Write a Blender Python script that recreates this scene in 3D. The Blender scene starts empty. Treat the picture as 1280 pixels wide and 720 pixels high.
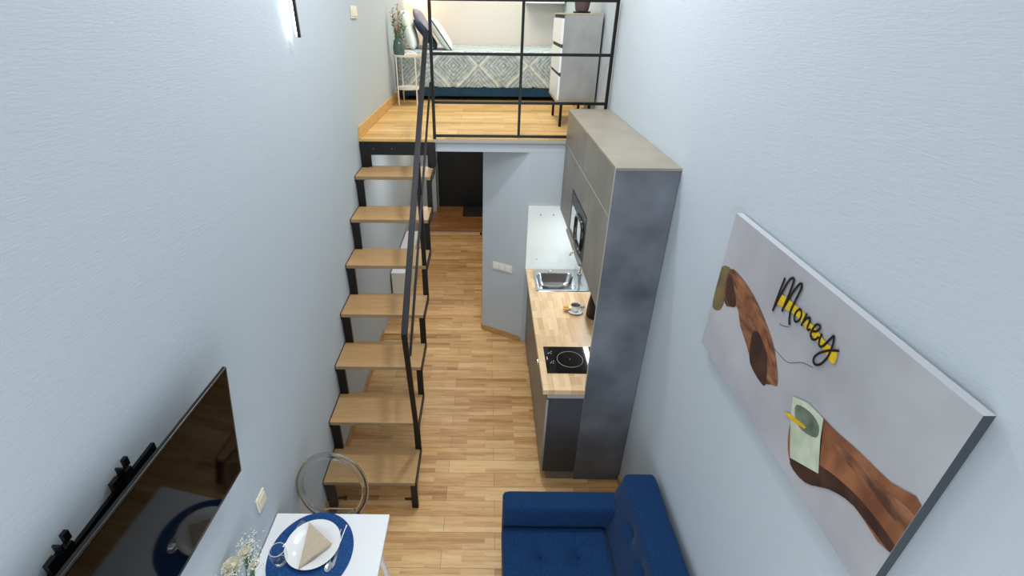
import bpy, bmesh, math, random
from mathutils import Vector, Matrix
PI=math.pi
scn=bpy.context.scene
COL=scn.collection
random.seed(7)

# ------------------------------------------------------------ colour / materials
def lin(h):
    h=h.lstrip('#'); o=[]
    for i in (0,2,4):
        c=int(h[i:i+2],16)/255
        o.append(c/12.92 if c<=.04045 else ((c+.055)/1.055)**2.4)
    return (*o,1)
class NT:
    def __init__(s,name):
        s.m=bpy.data.materials.new(name); s.m.use_nodes=True
        s.t=s.m.node_tree; s.p=s.t.nodes['Principled BSDF']; s.out=s.t.nodes['Material Output']
    def n(s,kind,**kw):
        x=s.t.nodes.new(kind)
        for k,v in kw.items():
            if k in x.inputs: x.inputs[k].default_value=v
            else: setattr(x,k,v)
        return x
    def l(s,a,b): s.t.links.new(a,b)
def mat(name,color,rough=.5,metal=0,color2=None,scale=8,stretch=(1,1,1),bump=0,bscale=60,detail=4,trans=0,ior=1.45,emit=None,estr=0,coat=0,spec=None,lo=.35,hi=.65,sheen=0):
    N=NT(name); p=N.p
    p.inputs['Base Color'].default_value=lin(color); p.inputs['Roughness'].default_value=rough
    p.inputs['Metallic'].default_value=metal; p.inputs['Transmission Weight'].default_value=trans; p.inputs['IOR'].default_value=ior
    p.inputs['Coat Weight'].default_value=coat
    if sheen: p.inputs['Sheen Weight'].default_value=sheen; p.inputs['Sheen Roughness'].default_value=.4
    if spec is not None: p.inputs['Specular IOR Level'].default_value=spec
    if emit: p.inputs['Emission Color'].default_value=lin(emit); p.inputs['Emission Strength'].default_value=estr
    tc=N.n('ShaderNodeTexCoord')
    if color2:
        mp=N.n('ShaderNodeMapping'); mp.inputs['Scale'].default_value=stretch; N.l(tc.outputs['Object'],mp.inputs[0])
        no=N.n('ShaderNodeTexNoise',Scale=scale,Detail=detail); N.l(mp.outputs[0],no.inputs['Vector'])
        cr=N.n('ShaderNodeValToRGB'); cr.color_ramp.elements[0].position=lo; cr.color_ramp.elements[1].position=hi
        cr.color_ramp.elements[0].color=lin(color); cr.color_ramp.elements[1].color=lin(color2)
        N.l(no.outputs['Fac'],cr.inputs[0]); N.l(cr.outputs[0],p.inputs['Base Color'])
    if bump:
        nb=N.n('ShaderNodeTexNoise',Scale=bscale,Detail=3); N.l(tc.outputs['Object'],nb.inputs['Vector'])
        b=N.n('ShaderNodeBump',Strength=bump,Distance=.003); N.l(nb.outputs['Fac'],b.inputs['Height']); N.l(b.outputs[0],p.inputs['Normal'])
    return N.m

def wall_mat(name,color,bump=.22):
    N=NT(name); p=N.p; p.inputs['Roughness'].default_value=.8; p.inputs['Specular IOR Level'].default_value=.25
    p.inputs['Base Color'].default_value=lin(color)
    tc=N.n('ShaderNodeTexCoord'); mp=N.n('ShaderNodeMapping'); mp.inputs['Scale'].default_value=(1,.55,5)
    N.l(tc.outputs['Object'],mp.inputs[0])
    a=N.n('ShaderNodeTexNoise',Scale=34,Detail=4,Distortion=.9); N.l(mp.outputs[0],a.inputs['Vector'])
    b=N.n('ShaderNodeBump',Strength=bump,Distance=.006); N.l(a.outputs['Fac'],b.inputs['Height']); N.l(b.outputs[0],p.inputs['Normal'])
    return N.m

def plank_mat(name,cols,plank=(.95,.125),rough=.42,grain=1.0,rot=0,mort='8a6a45'):
    N=NT(name); p=N.p; tc=N.n('ShaderNodeTexCoord'); mp=N.n('ShaderNodeMapping'); mp.inputs['Rotation'].default_value=(0,0,rot)
    N.l(tc.outputs['Object'],mp.inputs[0])
    def brick(w,h,off,m):
        br=N.n('ShaderNodeTexBrick'); br.offset=off; br.inputs['Scale'].default_value=1
        br.inputs['Brick Width'].default_value=w; br.inputs['Row Height'].default_value=h; br.inputs['Mortar Size'].default_value=m
        br.inputs['Mortar Smooth'].default_value=.1
        br.inputs['Color1'].default_value=(0,0,0,1); br.inputs['Color2'].default_value=(1,1,1,1); br.inputs['Mortar'].default_value=(.5,.5,.5,1)
        N.l(mp.outputs[0],br.inputs['Vector']); return br
    b1=brick(plank[0],plank[1],.37,.0015); b2=brick(plank[0]*.41,plank[1]/3,.61,.0004)
    # grain, stretched along the plank, shifted per strip
    ms=N.n('ShaderNodeMapping'); ms.inputs['Scale'].default_value=(2.2,26,1); N.l(mp.outputs[0],ms.inputs[0])
    off=N.n('ShaderNodeVectorMath',operation='ADD'); sc=N.n('ShaderNodeVectorMath',operation='SCALE'); sc.inputs['Scale'].default_value=13
    N.l(b2.outputs['Color'],sc.inputs[0]); N.l(ms.outputs[0],off.inputs[0]); N.l(sc.outputs[0],off.inputs[1])
    no=N.n('ShaderNodeTexNoise',Scale=1.6,Detail=6,Roughness=.62,Distortion=.5); N.l(off.outputs[0],no.inputs['Vector'])
    a=N.n('ShaderNodeMath',operation='MULTIPLY'); a.inputs[1].default_value=.26; N.l(b2.outputs['Color'],a.inputs[0])
    c=N.n('ShaderNodeMath',operation='MULTIPLY'); c.inputs[1].default_value=.24; N.l(b1.outputs['Color'],c.inputs[0])
    d=N.n('ShaderNodeMath',operation='MULTIPLY'); d.inputs[1].default_value=.75*grain; N.l(no.outputs['Fac'],d.inputs[0])
    s1=N.n('ShaderNodeMath',operation='ADD'); N.l(a.outputs[0],s1.inputs[0]); N.l(c.outputs[0],s1.inputs[1])
    s2=N.n('ShaderNodeMath',operation='ADD'); N.l(s1.outputs[0],s2.inputs[0]); N.l(d.outputs[0],s2.inputs[1])
    cr=N.n('ShaderNodeValToRGB'); e=cr.color_ramp.elements
    e[0].position=.26; e[0].color=lin(cols[0]); e[1].position=.88; e[1].color=lin(cols[2]); x=cr.color_ramp.elements.new(.55); x.color=lin(cols[1])
    N.l(s2.outputs[0],cr.inputs[0])
    mx=N.n('ShaderNodeMix',data_type='RGBA'); N.l(b1.outputs['Fac'],mx.inputs[0]); N.l(cr.outputs[0],mx.inputs[6]); mx.inputs[7].default_value=lin(mort)
    N.l(mx.outputs[2],p.inputs['Base Color']); p.inputs['Roughness'].default_value=rough
    b=N.n('ShaderNodeBump',Strength=.15,Distance=.002); N.l(no.outputs['Fac'],b.inputs['Height']); N.l(b.outputs[0],p.inputs['Normal'])
    return N.m

M={}
M['wall']=wall_mat('wall_paint','b9c3ca')
M['wallL']=wall_mat('loft_wall_paint','dfd9d2',.15)
M['ceil']=mat('ceiling_paint','eef0f2',.9)
M['floor']=plank_mat('oak_floor',('86592a','c4945c','e2bd84'))
M['loftfloor']=plank_mat('loft_floor_wood',('b08347','d5ab68','ecca8f'),plank=(1.3,.19),grain=.8)
M['tilefloor']=plank_mat('hall_floor',('7a4a26','9c6a3c','b98552'),plank=(1.2,.2))  # hall lighting put into the colour: darker and more orange
M['bb']=mat('skirting_oak','a88254',.45,color2='c39c69',scale=5,stretch=(2,2,14))
M['bbL']=mat('loft_skirting','c79c5e',.45,color2='dbb274',scale=5,stretch=(2,2,14))
M['tread']=mat('tread_wood','ac8759',.38,color2='b99569',scale=4,stretch=(1.5,14,1),lo=.3,hi=.7,bump=.03)
M['treadedge']=mat('tread_edge','8d7759',.5,color2='9b8464',scale=6)
M['black']=mat('black_steel','0b0c0e',.38,metal=.2,bump=.05,bscale=200)
M['blackrail']=mat('rail_steel','1d1e21',.33,metal=.3,bump=.05,bscale=200)
M['conc']=mat('dark_concrete','4d5158',.5,color2='7d828c',scale=3.2,detail=9,lo=.3,hi=.75,bump=.05,bscale=30)
M['concL']=mat('light_concrete','726e66',.45,color2='8a857b',scale=3.5,detail=9,lo=.3,hi=.75,bump=.03,bscale=30)
M['top']=mat('taupe_top','8b8376',.4,color2='948c7f',scale=6)
M['edge']=mat('edge_band','a5a39c',.4)
M['slate']=mat('slate_panel','3c3f46',.5,color2='454850',scale=3)
M['plinth']=mat('plinth_grey','85807a',.4)
M['counter']=plank_mat('butcher_block',('c49e70','dfc096','eed6ae'),plank=(.42,.12),rough=.35,grain=.5,mort='c09c6e',rot=PI/2)
M['splash']=mat('white_glass','eef5f5',.08,coat=.6)
M['steel']=mat('stainless','c9ccce',.16,metal=1,bump=.04,bscale=90)
M['chrome']=mat('chrome','dadcde',.08,metal=1)
M['hob']=mat('black_glass','040506',.06,coat=.5)
M['mark']=mat('hob_print','b9bcbf',.4)
M['white']=mat('white_gloss','eceef0',.25)
M['whitem']=mat('white_matt','dfe3e6',.6)
M['cream']=mat('cream_front','e9e6da',.4)
M['ivory']=mat('ivory_plastic','e6e0cc',.35)
M['mirror']=mat('microwave_mirror_glass','c3cccb',.06,metal=.9)
M['blackpl']=mat('black_plastic','0c0c0d',.35)
M['tv']=mat('tv_glass','030303',.05,spec=.09)
M['tvb']=mat('tv_bezel','0b0b0c',.3)
M['fabric']=mat('blue_fabric','0a284c',.85,color2='123a66',scale=160,detail=2,bump=.5,bscale=420,sheen=.08,spec=.2)
M['mat']=mat('blue_placemat','173f75',.7,color2='23528e',scale=90,bump=.6,bscale=260,spec=.25)
M['china']=mat('china','f1f2f2',.12,coat=.5)
M['napkin']=mat('beige_linen','c2b09a',.85,color2='cbbba6',scale=120,bump=.3,bscale=500)
M['glass']=mat('clear_glass','ffffff',.0,trans=1,ior=1.45)
M['poly']=mat('clear_polycarbonate','dfe4e6',.03,trans=1,ior=1.42)
M['petal']=mat('cream_petal','f0ead2',.6,color2='fbf8ea',scale=30)
M['tiny']=mat('tiny_white_blossom','f3f3ec',.7)
M['green']=mat('leaf_green','466b33',.55,color2='5f8a45',scale=30)
M['stem']=mat('stem_green','4c6a3a',.6)
M['dry']=mat('dried_straw','b98f5b',.8,color2='8c6038',scale=25)
M['vase']=mat('smoky_green_glass','5c7670',.12,trans=.35)
M['mat_dark']=mat('entry_mat','2d2a28',.95,color2='383430',scale=120,bump=.6,bscale=300)
M['door']=mat('black_door','0d1318',.45,color2='161a1e',scale=4)
M['pillow']=mat('white_cotton','e4ebe4',.85,color2='eef2ec',scale=20,bump=.2,bscale=250)
M['navy']=mat('navy_cotton','17283a',.85,color2='20364c',scale=20,bump=.2,bscale=250)
M['fringe']=mat('navy_valance','13334f',.9,color2='1f4a69',scale=60,stretch=(4,4,1),bump=.6,bscale=200)
M['pot']=mat('brown_pot','5f4c4b',.6)
M['book']=mat('pale_pink_cover','efdcd4',.6)
M['bisc']=mat('golden_biscuit','d3a355',.8,color2='b97f38',scale=80,bump=.4)
M['coffee']=mat('coffee','241208',.35,spec=.2)
M['dresserside']=mat('concrete_print','8e8f8e',.55,color2='a5a5a3',scale=5,detail=9,lo=.3,hi=.7)
M['drtop']=mat('light_oak_edge','a9a086',.5)
M['canvas']=mat('grey_canvas','9b9ba0',.75,color2='b3b3b8',scale=3,detail=8,lo=.3,hi=.7,bump=.15,bscale=300)
M['canvasside']=mat('canvas_side','b9bcc0',.8)
M['canvasdark']=mat('canvas_edge_dark','3c4249',.8)
M['ink']=mat('black_ink','0b0b0c',.5)
M['yellow']=mat('yellow_paint','d9b616',.6,color2='c7a10f',scale=40)
M['br1']=mat('umber_paint','4e2f20',.6,color2='9c6a4b',scale=9,stretch=(1,1,3),detail=7,lo=.35,hi=.65)
M['br2']=mat('sienna_paint','94603f',.6,color2='6b3f28',scale=7,stretch=(1,2,1),detail=7,lo=.35,hi=.65)
M['br3']=mat('dark_umber_paint','2a1914',.6,color2='4a2c1f',scale=14,detail=6)
M['ochre']=mat('ochre_paint','7c6b45',.6,color2='5f5138',scale=14,detail=6)
M['gr1']=mat('sage_paint','a9b39c',.6,color2='c4ccb8',scale=16,detail=6)
M['gr2']=mat('dark_sage_paint','4d5a4c',.6,color2='6e7a69',scale=20,detail=6)
M['warm']=mat('warm_lamp_shade','ffe2b8',.6,emit='ffcf96',estr=9)
M['led']=mat('led_diffuser','ffffff',.5,emit='f6fbff',estr=15)

def thin(name,tint,edge,fres=.25):
    N=NT(name); t=N.t; t.nodes.remove(N.p)
    tr=N.n('ShaderNodeBsdfTransparent'); tr.inputs[0].default_value=lin(tint)
    gl=N.n('ShaderNodeBsdfGlossy',Roughness=.03); lw=N.n('ShaderNodeLayerWeight',Blend=fres)
    m=N.n('ShaderNodeMixShader'); q3=N.n('ShaderNodeMath',operation='POWER'); q3.inputs[1].default_value=4.0; N.l(lw.outputs['Facing'],q3.inputs[0]); q4=N.n('ShaderNodeMath',operation='MULTIPLY_ADD'); q4.inputs[1].default_value=.45; q4.inputs[2].default_value=.04; N.l(q3.outputs[0],q4.inputs[0]); N.l(q4.outputs[0],m.inputs[0]); N.l(tr.outputs[0],m.inputs[1]); N.l(gl.outputs[0],m.inputs[2])
    df=N.n('ShaderNodeBsdfDiffuse'); df.inputs[0].default_value=lin(edge); m2=N.n('ShaderNodeMixShader')  # white sheen along glass outlines put in as diffuse colour
    pw=N.n('ShaderNodeMath',operation='POWER'); pw.inputs[1].default_value=3.0; N.l(lw.outputs['Facing'],pw.inputs[0])
    mu=N.n('ShaderNodeMath',operation='MULTIPLY'); mu.inputs[1].default_value=.6; N.l(pw.outputs[0],mu.inputs[0]); N.l(mu.outputs[0],m2.inputs[0])
    N.l(m.outputs[0],m2.inputs[1]); N.l(df.outputs[0],m2.inputs[2]); N.l(m2.outputs[0],N.out.inputs[0]); return N.m
M['rimglint']=mat('glass_rim_glint','e6ebee',.1,coat=.5)  # opaque white, the tumbler rim's highlight put into the colour
M['thin']=thin('thin_clear_glass','f6fafb','e9eef0')
M['thinpanel']=thin('thin_clear_sheet','f2f4f5','cfd6d9',.1)
# patterned bedspread
def spread():
    N=NT('bedspread_pattern'); p=N.p; p.inputs['Roughness'].default_value=.9
    tc=N.n('ShaderNodeTexCoord'); sp=N.n('ShaderNodeSeparateXYZ'); N.l(tc.outputs['Object'],sp.inputs[0])
    yz=N.n('ShaderNodeMath',operation='ADD'); N.l(sp.outputs['Y'],yz.inputs[0]); N.l(sp.outputs['Z'],yz.inputs[1])
    def tri(src,per,ph=0.0):
        a=N.n('ShaderNodeMath',operation='ADD'); a.inputs[1].default_value=ph; N.l(src,a.inputs[0])
        b=N.n('ShaderNodeMath',operation='PINGPONG'); b.inputs[1].default_value=per; N.l(a.outputs[0],b.inputs[0])
        return b.outputs[0]
    u=tri(sp.outputs['X'],.30,.08); v=tri(yz.outputs[0],.26,.05)
    s=N.n('ShaderNodeMath',operation='ADD'); N.l(u,s.inputs[0]); N.l(v,s.inputs[1])
    w=N.n('ShaderNodeMath',operation='PINGPONG'); w.inputs[1].default_value=.024; N.l(s.outputs[0],w.inputs[0])
    w2=N.n('ShaderNodeMath',operation='PINGPONG'); w2.inputs[1].default_value=.14; N.l(s.outputs[0],w2.inputs[0])
    g=N.n('ShaderNodeMath',operation='GREATER_THAN'); g.inputs[1].default_value=.014; N.l(w.outputs[0],g.inputs[0])
    g2=N.n('ShaderNodeMath',operation='LESS_THAN'); g2.inputs[1].default_value=.014; N.l(w2.outputs[0],g2.inputs[0])
    no=N.n('ShaderNodeTexNoise',Scale=26,Detail=6); N.l(tc.outputs['Object'],no.inputs['Vector'])
    m1=N.n('ShaderNodeMix',data_type='RGBA'); N.l(g.outputs[0],m1.inputs[0]); m1.inputs[6].default_value=lin('9baeb6'); m1.inputs[7].default_value=lin('c0c8c8')
    m2=N.n('ShaderNodeMix',data_type='RGBA'); N.l(g2.outputs[0],m2.inputs[0]); N.l(m1.outputs[2],m2.inputs[6]); m2.inputs[7].default_value=lin('dde2db')
    m3=N.n('ShaderNodeMix',data_type='RGBA',blend_type='OVERLAY'); m3.inputs[0].default_value=.8; N.l(m2.outputs[2],m3.inputs[6]); N.l(no.outputs['Fac'],m3.inputs[7])
    N.l(m3.outputs[2],p.inputs['Base Color'])
    b=N.n('ShaderNodeBump',Strength=.3,Distance=.004); N.l(no.outputs['Fac'],b.inputs['Height']); N.l(b.outputs[0],p.inputs['Normal'])
    return N.m
M['spread']=spread()

# ------------------------------------------------------------ mesh helpers
def BM(): return bmesh.new()
def box(bm,x0,x1,y0,y1,z0,z1,mi=0):
    vs=[bm.verts.new((x,y,z)) for z in (z0,z1) for y in (y0,y1) for x in (x0,x1)]
    for f in ((0,2,3,1),(4,5,7,6),(0,1,5,4),(2,6,7,3),(0,4,6,2),(1,3,7,5)):
        fc=bm.faces.new([vs[i] for i in f]); fc.material_index=mi
    return vs
def prism(bm,pts,a0,a1,axis='z',mi=0):
    """extrude the 2-D polygon pts along axis from a0 to a1"""
    def P(p,a):
        return {'z':(p[0],p[1],a),'y':(p[0],a,p[1]),'x':(a,p[0],p[1])}[axis]
    A=[bm.verts.new(P(p,a0)) for p in pts]; B=[bm.verts.new(P(p,a1)) for p in pts]; n=len(pts)
    bm.faces.new(A[::-1]).material_index=mi; bm.faces.new(B).material_index=mi
    for i in range(n): bm.faces.new((A[i],A[(i+1)%n],B[(i+1)%n],B[i])).material_index=mi
def tube(bm,pts,r,seg=10,closed=False,cap=True):
    pts=[Vector(p) for p in pts]; n=len(pts); rs=r if isinstance(r,(list,tuple)) else [r]*n
    rings=[]; prev=None
    for i,p in enumerate(pts):
        if closed: t=(pts[(i+1)%n]-pts[i-1])
        else: t=(pts[min(i+1,n-1)]-pts[max(i-1,0)])
        t.normalize()
        if prev is None:
            u=t.cross(Vector((0,0,1)));
            if u.length<.05: u=t.cross(Vector((1,0,0)))
        else: u=prev-t*prev.dot(t)
        u.normalize(); prev=u; w=t.cross(u)
        rings.append([bm.verts.new(p+(u*math.cos(2*PI*k/seg)+w*math.sin(2*PI*k/seg))*rs[i]) for k in range(seg)])
    for i in range(n if closed else n-1):
        A,B=rings[i],rings[(i+1)%n]
        for k in range(seg): bm.faces.new((A[k],A[(k+1)%seg],B[(k+1)%seg],B[k]))
    if cap and not closed: bm.faces.new(rings[0][::-1]); bm.faces.new(rings[-1])
def bar(bm,a,b,w,h,side=Vector((1,0,0))):
    """rectangular bar from a to b: w along side, h along the other normal"""
    a=Vector(a);b=Vector(b);t=(b-a).normalized(); s=(side-t*side.dot(t)).normalized(); u=t.cross(s)
    R=[]
    for p in (a,b): R.append([bm.verts.new(p+s*(i*w/2)+u*(j*h/2)) for i,j in ((-1,-1),(1,-1),(1,1),(-1,1))])
    bm.faces.new(R[0][::-1]); bm.faces.new(R[1])
    for k in range(4): bm.faces.new((R[0][k],R[0][(k+1)%4],R[1][(k+1)%4],R[1][k]))
def lathe(bm,prof,c,seg=32,sx=1,sy=1):
    rings=[]
    for r,z in prof:
        if r<1e-5: rings.append([bm.verts.new((c[0],c[1],c[2]+z))])
        else: rings.append([bm.verts.new((c[0]+r*sx*math.cos(2*PI*k/seg),c[1]+r*sy*math.sin(2*PI*k/seg),c[2]+z)) for k in range(seg)])
    for A,B in zip(rings,rings[1:]):
        if len(A)==1 and len(B)==1: continue
        for k in range(seg):
            k2=(k+1)%seg
            if len(A)==1: bm.faces.new((A[0],B[k2],B[k]))
            elif len(B)==1: bm.faces.new((A[k],A[k2],B[0]))
            else: bm.faces.new((A[k],A[k2],B[k2],B[k]))
def ball(bm,c,r,sub=2,s=(1,1,1)):
    g=bmesh.ops.create_icosphere(bm,subdivisions=sub,radius=r)
    for v in g['verts']: v.co=Vector((v.co.x*s[0],v.co.y*s[1],v.co.z*s[2]))+Vector(c)
def rbox(bm,x0,x1,y0,y1,z0,z1,r=.04,n=14,disp=None):
    """soft-edged box with subdivided faces; disp(p,normal)->offset"""
    c=Vector(((x0+x1)/2,(y0+y1)/2,(z0+z1)/2)); h=Vector(((x1-x0)/2,(y1-y0)/2,(z1-z0)/2))
    t=BM(); bmesh.ops.create_cube(t,size=2)
    bmesh.ops.subdivide_edges(t,edges=t.edges[:],cuts=n,use_grid_fill=True)
    mp={}
    for v in t.verts:
        q=Vector([v.co[i]*h[i] for i in range(3)])
        # concentrate samples near the edges a little
        inn=Vector([max(-h[i]+r,min(h[i]-r,q[i])) for i in range(3)])
        d=q-inn
        if d.length>1e-7: q=inn+d.normalized()*r; nn=d.normalized()
        else:
            k=max(range(3),key=lambda i:abs(v.co[i])); nn=Vector((0,0,0)); nn[k]=1 if v.co[k]>0 else -1
        p=c+q
        if disp: p=p+disp(p,nn)
        mp[v.index]=bm.verts.new(p)
    for f in t.faces: bm.faces.new([mp[v.index] for v in f.verts])
    t.free()

def wloc(o):
    v=Vector((0,0,0))
    while o is not None: v+=o.location; o=o.parent
    return v
def obj(name,bm,m,parent=None,smooth=False,bevel=0,origin=None,bseg=2):
    bmesh.ops.recalc_face_normals(bm,faces=bm.faces[:])
    me=bpy.data.meshes.new(name); bm.to_mesh(me); bm.free()
    o=bpy.data.objects.new(name,me); COL.objects.link(o)
    ms=m if isinstance(m,(list,tuple)) else [m]
    for x in ms: me.materials.append(x if not isinstance(x,str) else M[x])
    if smooth:
        for p in me.polygons: p.use_smooth=True
        if smooth=='a': me.set_sharp_from_angle(angle=math.radians(35))
    if parent is not None:
        w=wloc(parent); o.parent=parent
        if origin is None: origin=w
        me.transform(Matrix.Translation(-Vector(origin))); o.location=Vector(origin)-w
    elif origin is not None:
        me.transform(Matrix.Translation(-Vector(origin))); o.location=origin
    if bevel:
        b=o.modifiers.new('bevel','BEVEL'); b.width=bevel; b.segments=bseg; b.limit_method='ANGLE'
    return o
def one(name,bm,m,label,cat,group=None,**k):
    """a thing that is a single mesh, origin under its middle"""
    vs=[v.co for v in bm.verts]
    org=Vector(((min(v.x for v in vs)+max(v.x for v in vs))/2,(min(v.y for v in vs)+max(v.y for v in vs))/2,min(v.z for v in vs)))
    o=obj(name,bm,m,origin=org,**k); tag(o,label,cat,group); return o
def tag(o,label,cat,group=None):
    o['label']=label; o['category']=cat
    if group: o['group']=group
def thing(name,loc,label,cat,group=None):
    o=bpy.data.objects.new(name,None); o.empty_display_size=.1; COL.objects.link(o); o.location=loc; tag(o,label,cat,group); return o
def struct(name,bm,m,**k):
    o=obj(name,bm,m,**k)
    if not o.parent: o['kind']='structure'
    return o
def Bx(*a):
    bm=BM(); box(bm,*a); return bm

# ------------------------------------------------------------ the room
XL,XR=-2.145,0.004
YF=-5.4           # wall behind the camera
ZL=2.14           # loft floor level
ZC=4.7
YB=3.45           # loft back wall
struct('floor',Bx(XL,XR,YF,2.99,-.1,0),'floor')
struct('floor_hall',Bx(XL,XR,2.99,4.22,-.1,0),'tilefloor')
struct('trim_1',Bx(XL+.01,-1.065,2.975,3.005,0,.004),'edge')
struct('wall_left',Bx(XL-.12,XL,YF,4.34,-.1,ZC),'wall')
struct('wall_right',Bx(XR,XR+.12,YF,4.34,-.1,ZC),'wall')
struct('wall_front',Bx(XL,XR,YF-.12,YF,-.1,ZC),'wall')
struct('ceiling',Bx(XL-.12,XR+.12,YF-.12,4.34,ZC,ZC+.1),'ceil')
struct('wall_back',Bx(XL,XR,YB,YB+.12,ZL,ZC),'wallL')
struct('wall_entry',Bx(XL,XR,4.22,4.34,-.1,ZL),'wall')
# loft slab, its wooden floor and the fascia below
struct('loft_slab',Bx(XL+.002,XR-.002,.0,4.21,2.035,2.118),'wall')
struct('floor_loft',Bx(XL+.002,XR-.002,-.012,YB,2.1185,ZL),['loftfloor'])
struct('trim_2',Bx(-1.49,-.343,-.018,-.0125,2.116,2.1405),'edge')
# wall between kitchen niche and hall
bm=BM()
prism(bm,[(XR-.001,0),(-.645,0),(-1.063,.235),(-1.063,4.215),(XR-.001,4.215)],0,2.034)
struct('wall_middle',bm,'wall')
# skirting
bm=BM()
n=Vector((-.235,-.418,0)).normalized()*.012
prism(bm,[(-1.063,.235),(-.647,.0),(-.647+n.x*.2,.0+n.y),(-1.063+n.x,.235+n.y)],0,.065)
struct('baseboard_column',bm,'bb')
bm=BM(); box(bm,-1.076,-1.0635,.26,2.97,0,.065); struct('baseboard_passage',bm,'bb')
struct('baseboard_left',Bx(XL+.0005,XL+.014,YF,.10,0,.07),'bb')
struct('baseboard_right',Bx(XR-.014,XR-.0005,YF,-1.815,0,.07),'bb')
struct('baseboard_loft_left',Bx(XL+.0005,XL+.018,-.006,YB-.001,ZL+.001,ZL+.10),'bbL')
struct('baseboard_loft_right',Bx(XR-.018,XR-.0005,.06,YB-.001,ZL+.001,ZL+.08),'bbL')
struct('wall_hall',Bx(XL+.002,-1.90,3.9,4.215,0.001,2.03),'wall')
# entry door
d=struct('door_1',Bx(-1.885,-1.09,4.18,4.219,0.002,2.03),'door')
bm=BM(); box(bm,-1.50,-1.495,4.176,4.1805,.02,2.0); box(bm,-1.85,-1.845,4.176,4.1805,.02,2.0); struct('door_groove',bm,'blackpl',parent=d)
bm=BM(); tube(bm,[(-1.43,4.181,1.60),(-1.43,4.168,1.60)],.026,16); struct('peephole',bm,'chrome',parent=d)
bm=BM(); tube(bm,[(-1.17,4.181,1.02),(-1.17,4.14,1.02),(-1.29,4.135,1.02)],.011,8); struct('door_handle',bm,'chrome',parent=d)
for z in (1.65,1.25,.8):
    h=struct('hinge',Bx(-1.899,-1.888,4.10,4.16,z,z+.10),'chrome',parent=d)
# ------------------------------------------------------------ stairs
RISE,RUN,TD=.2707,.2956,.325
SX0,SX1=-2.138,-1.491
st=thing('staircase',(-1.815,-1.0,0),'open-riser staircase with tan wooden treads on black zigzag steel, along the left wall','staircase')
for k in range(1,8):
    y=-(8-k)*RUN; z=k*RISE
    bm=BM(); box(bm,SX0,SX1-.012,y,y+TD,z-.030,z)
    for f in bm.faces:
        if abs(f.normal.y)>.5 or True:
            c=f.calc_center_median()
            if c.y<y+.001 or c.y>y+TD-.001: f.material_index=1
    obj('tread',bm,['tread','treadedge'],st,bevel=.003)
for sx,w in ((SX0+.002,.062),(SX1-.047,.044)):
    bm=BM()
    for k in range(1,8):
        y=-(8-k)*RUN; z=k*RISE
        box(bm,sx,sx+w,y+.004,y+TD-.004,z-.052,z-.031)             # under the tread
        z1=(k+1)*RISE-.052 if k<7 else ZL-.024
        box(bm,sx,sx+w,y+RUN+.004 if k<7 else y+RUN-.03,y+TD-.003 if k<7 else y+RUN-.013,z-.052,z1)  # riser post
        # gusset under the front of the tread above
        if k<7:
            prism(bm,[(y+RUN+.03,z1-.045),(y+RUN+.03,z1),(y+RUN+.075,z1)],sx+.02,sx+.026,axis='x')
    box(bm,sx,sx+w,-7*RUN+.004,-7*RUN+.034,0.0,RISE-.052)
    # outer thin web following the zigzag (seen as a dark line beside the treads)
    xo=(SX1-.011,SX1-.003) if sx>-1.8 else (SX0-.004,SX0+.001)
    for k in range(1,8):
        y=-(8-k)*RUN; z=k*RISE
        box(bm,xo[0],xo[1],y+.001,y+TD,z-.052,z+.001)
    obj('stringer',bm,'black',st)
bm=BM(); box(bm,SX0,SX1+.012,-.024,-.0135,2.005,2.117); box(bm,SX0,SX0+.09,-.024,-.0135,1.90,2.006); box(bm,SX1-.06,SX1+.012,-.024,-.0135,1.90,2.006)
obj('top_plate',bm,'black',st,bevel=.001)
for x in (-2.02,-1.86,-1.62):
    bm=BM(); tube(bm,[(x,-.0235,2.06),(x,-.027,2.06)],.004,10); obj('bolt',bm,'plinth',st)
for x in (SX0+.09,SX1-.072):
    bm=BM(); tube(bm,[(x-.03,-2.03,.055),(x+.035,-2.03,.055)],.009,8); tube(bm,[(x+.02,-2.03,.055),(x+.035,-2.03,.055)],.016,6); obj('anchor_bolt',bm,'black',st)
RX=-1.515
hr0=(RX,-1.93,1.415); hr1=(RX,-.02,2.975)
bm=BM(); bar(bm,hr0,hr1,.038,.024); obj('handrail',bm,'blackrail',st,bevel=.003)
bm=BM(); bar(bm,(RX,-1.93,1.425),(RX,-1.745,.275),.034,.018); obj('baluster',bm,'black',st)
bm=BM(); bar(bm,(RX,-.862,1.084),(RX,-.92,2.235),.034,.016); obj('baluster',bm,'black',st)
bm=BM(); bar(bm,(RX+.016,-1.88,1.22),(RX+.016,-.02,2.60),.016,.014); obj('mid_rail',bm,'black',st)

# ------------------------------------------------------------ loft railing
r=thing('loft_railing',(-.76,0,ZL),'black square-tube steel railing along the loft edge above the kitchen','railing')
for z,x0,x1 in ((2.17,-1.475,-.02),(2.444,-1.475,-.02),(2.815,-1.475,-.02),(3.195,-1.475,-.02)):
    bm=BM(); box(bm,x0,x1,.002,.024,z-.011,z+.011)
    if z<2.3: bm.free(); bm=BM(); box(bm,x0,-.345,.002,.024,z-.013,z+.009); box(bm,-.345,x1,.002,.024,z-.013,z+.009)
    obj('crossbar',bm,'black',r)
bm=BM(); box(bm,-1.497,-1.472,.001,.026,ZL+.001,3.207); obj('post',bm,'black',r)
bm=BM(); box(bm,-.766,-.744,.001,.025,ZL+.018,3.205); obj('post',bm,'black',r)
bm=BM(); box(bm,-.040,-.016,.001,.026,ZL+.001,3.207); obj('post',bm,'black',r)

# ------------------------------------------------------------ kitchen
PY=-1.80; PX=-.3426; PH=2.407; PB=1.543
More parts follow.
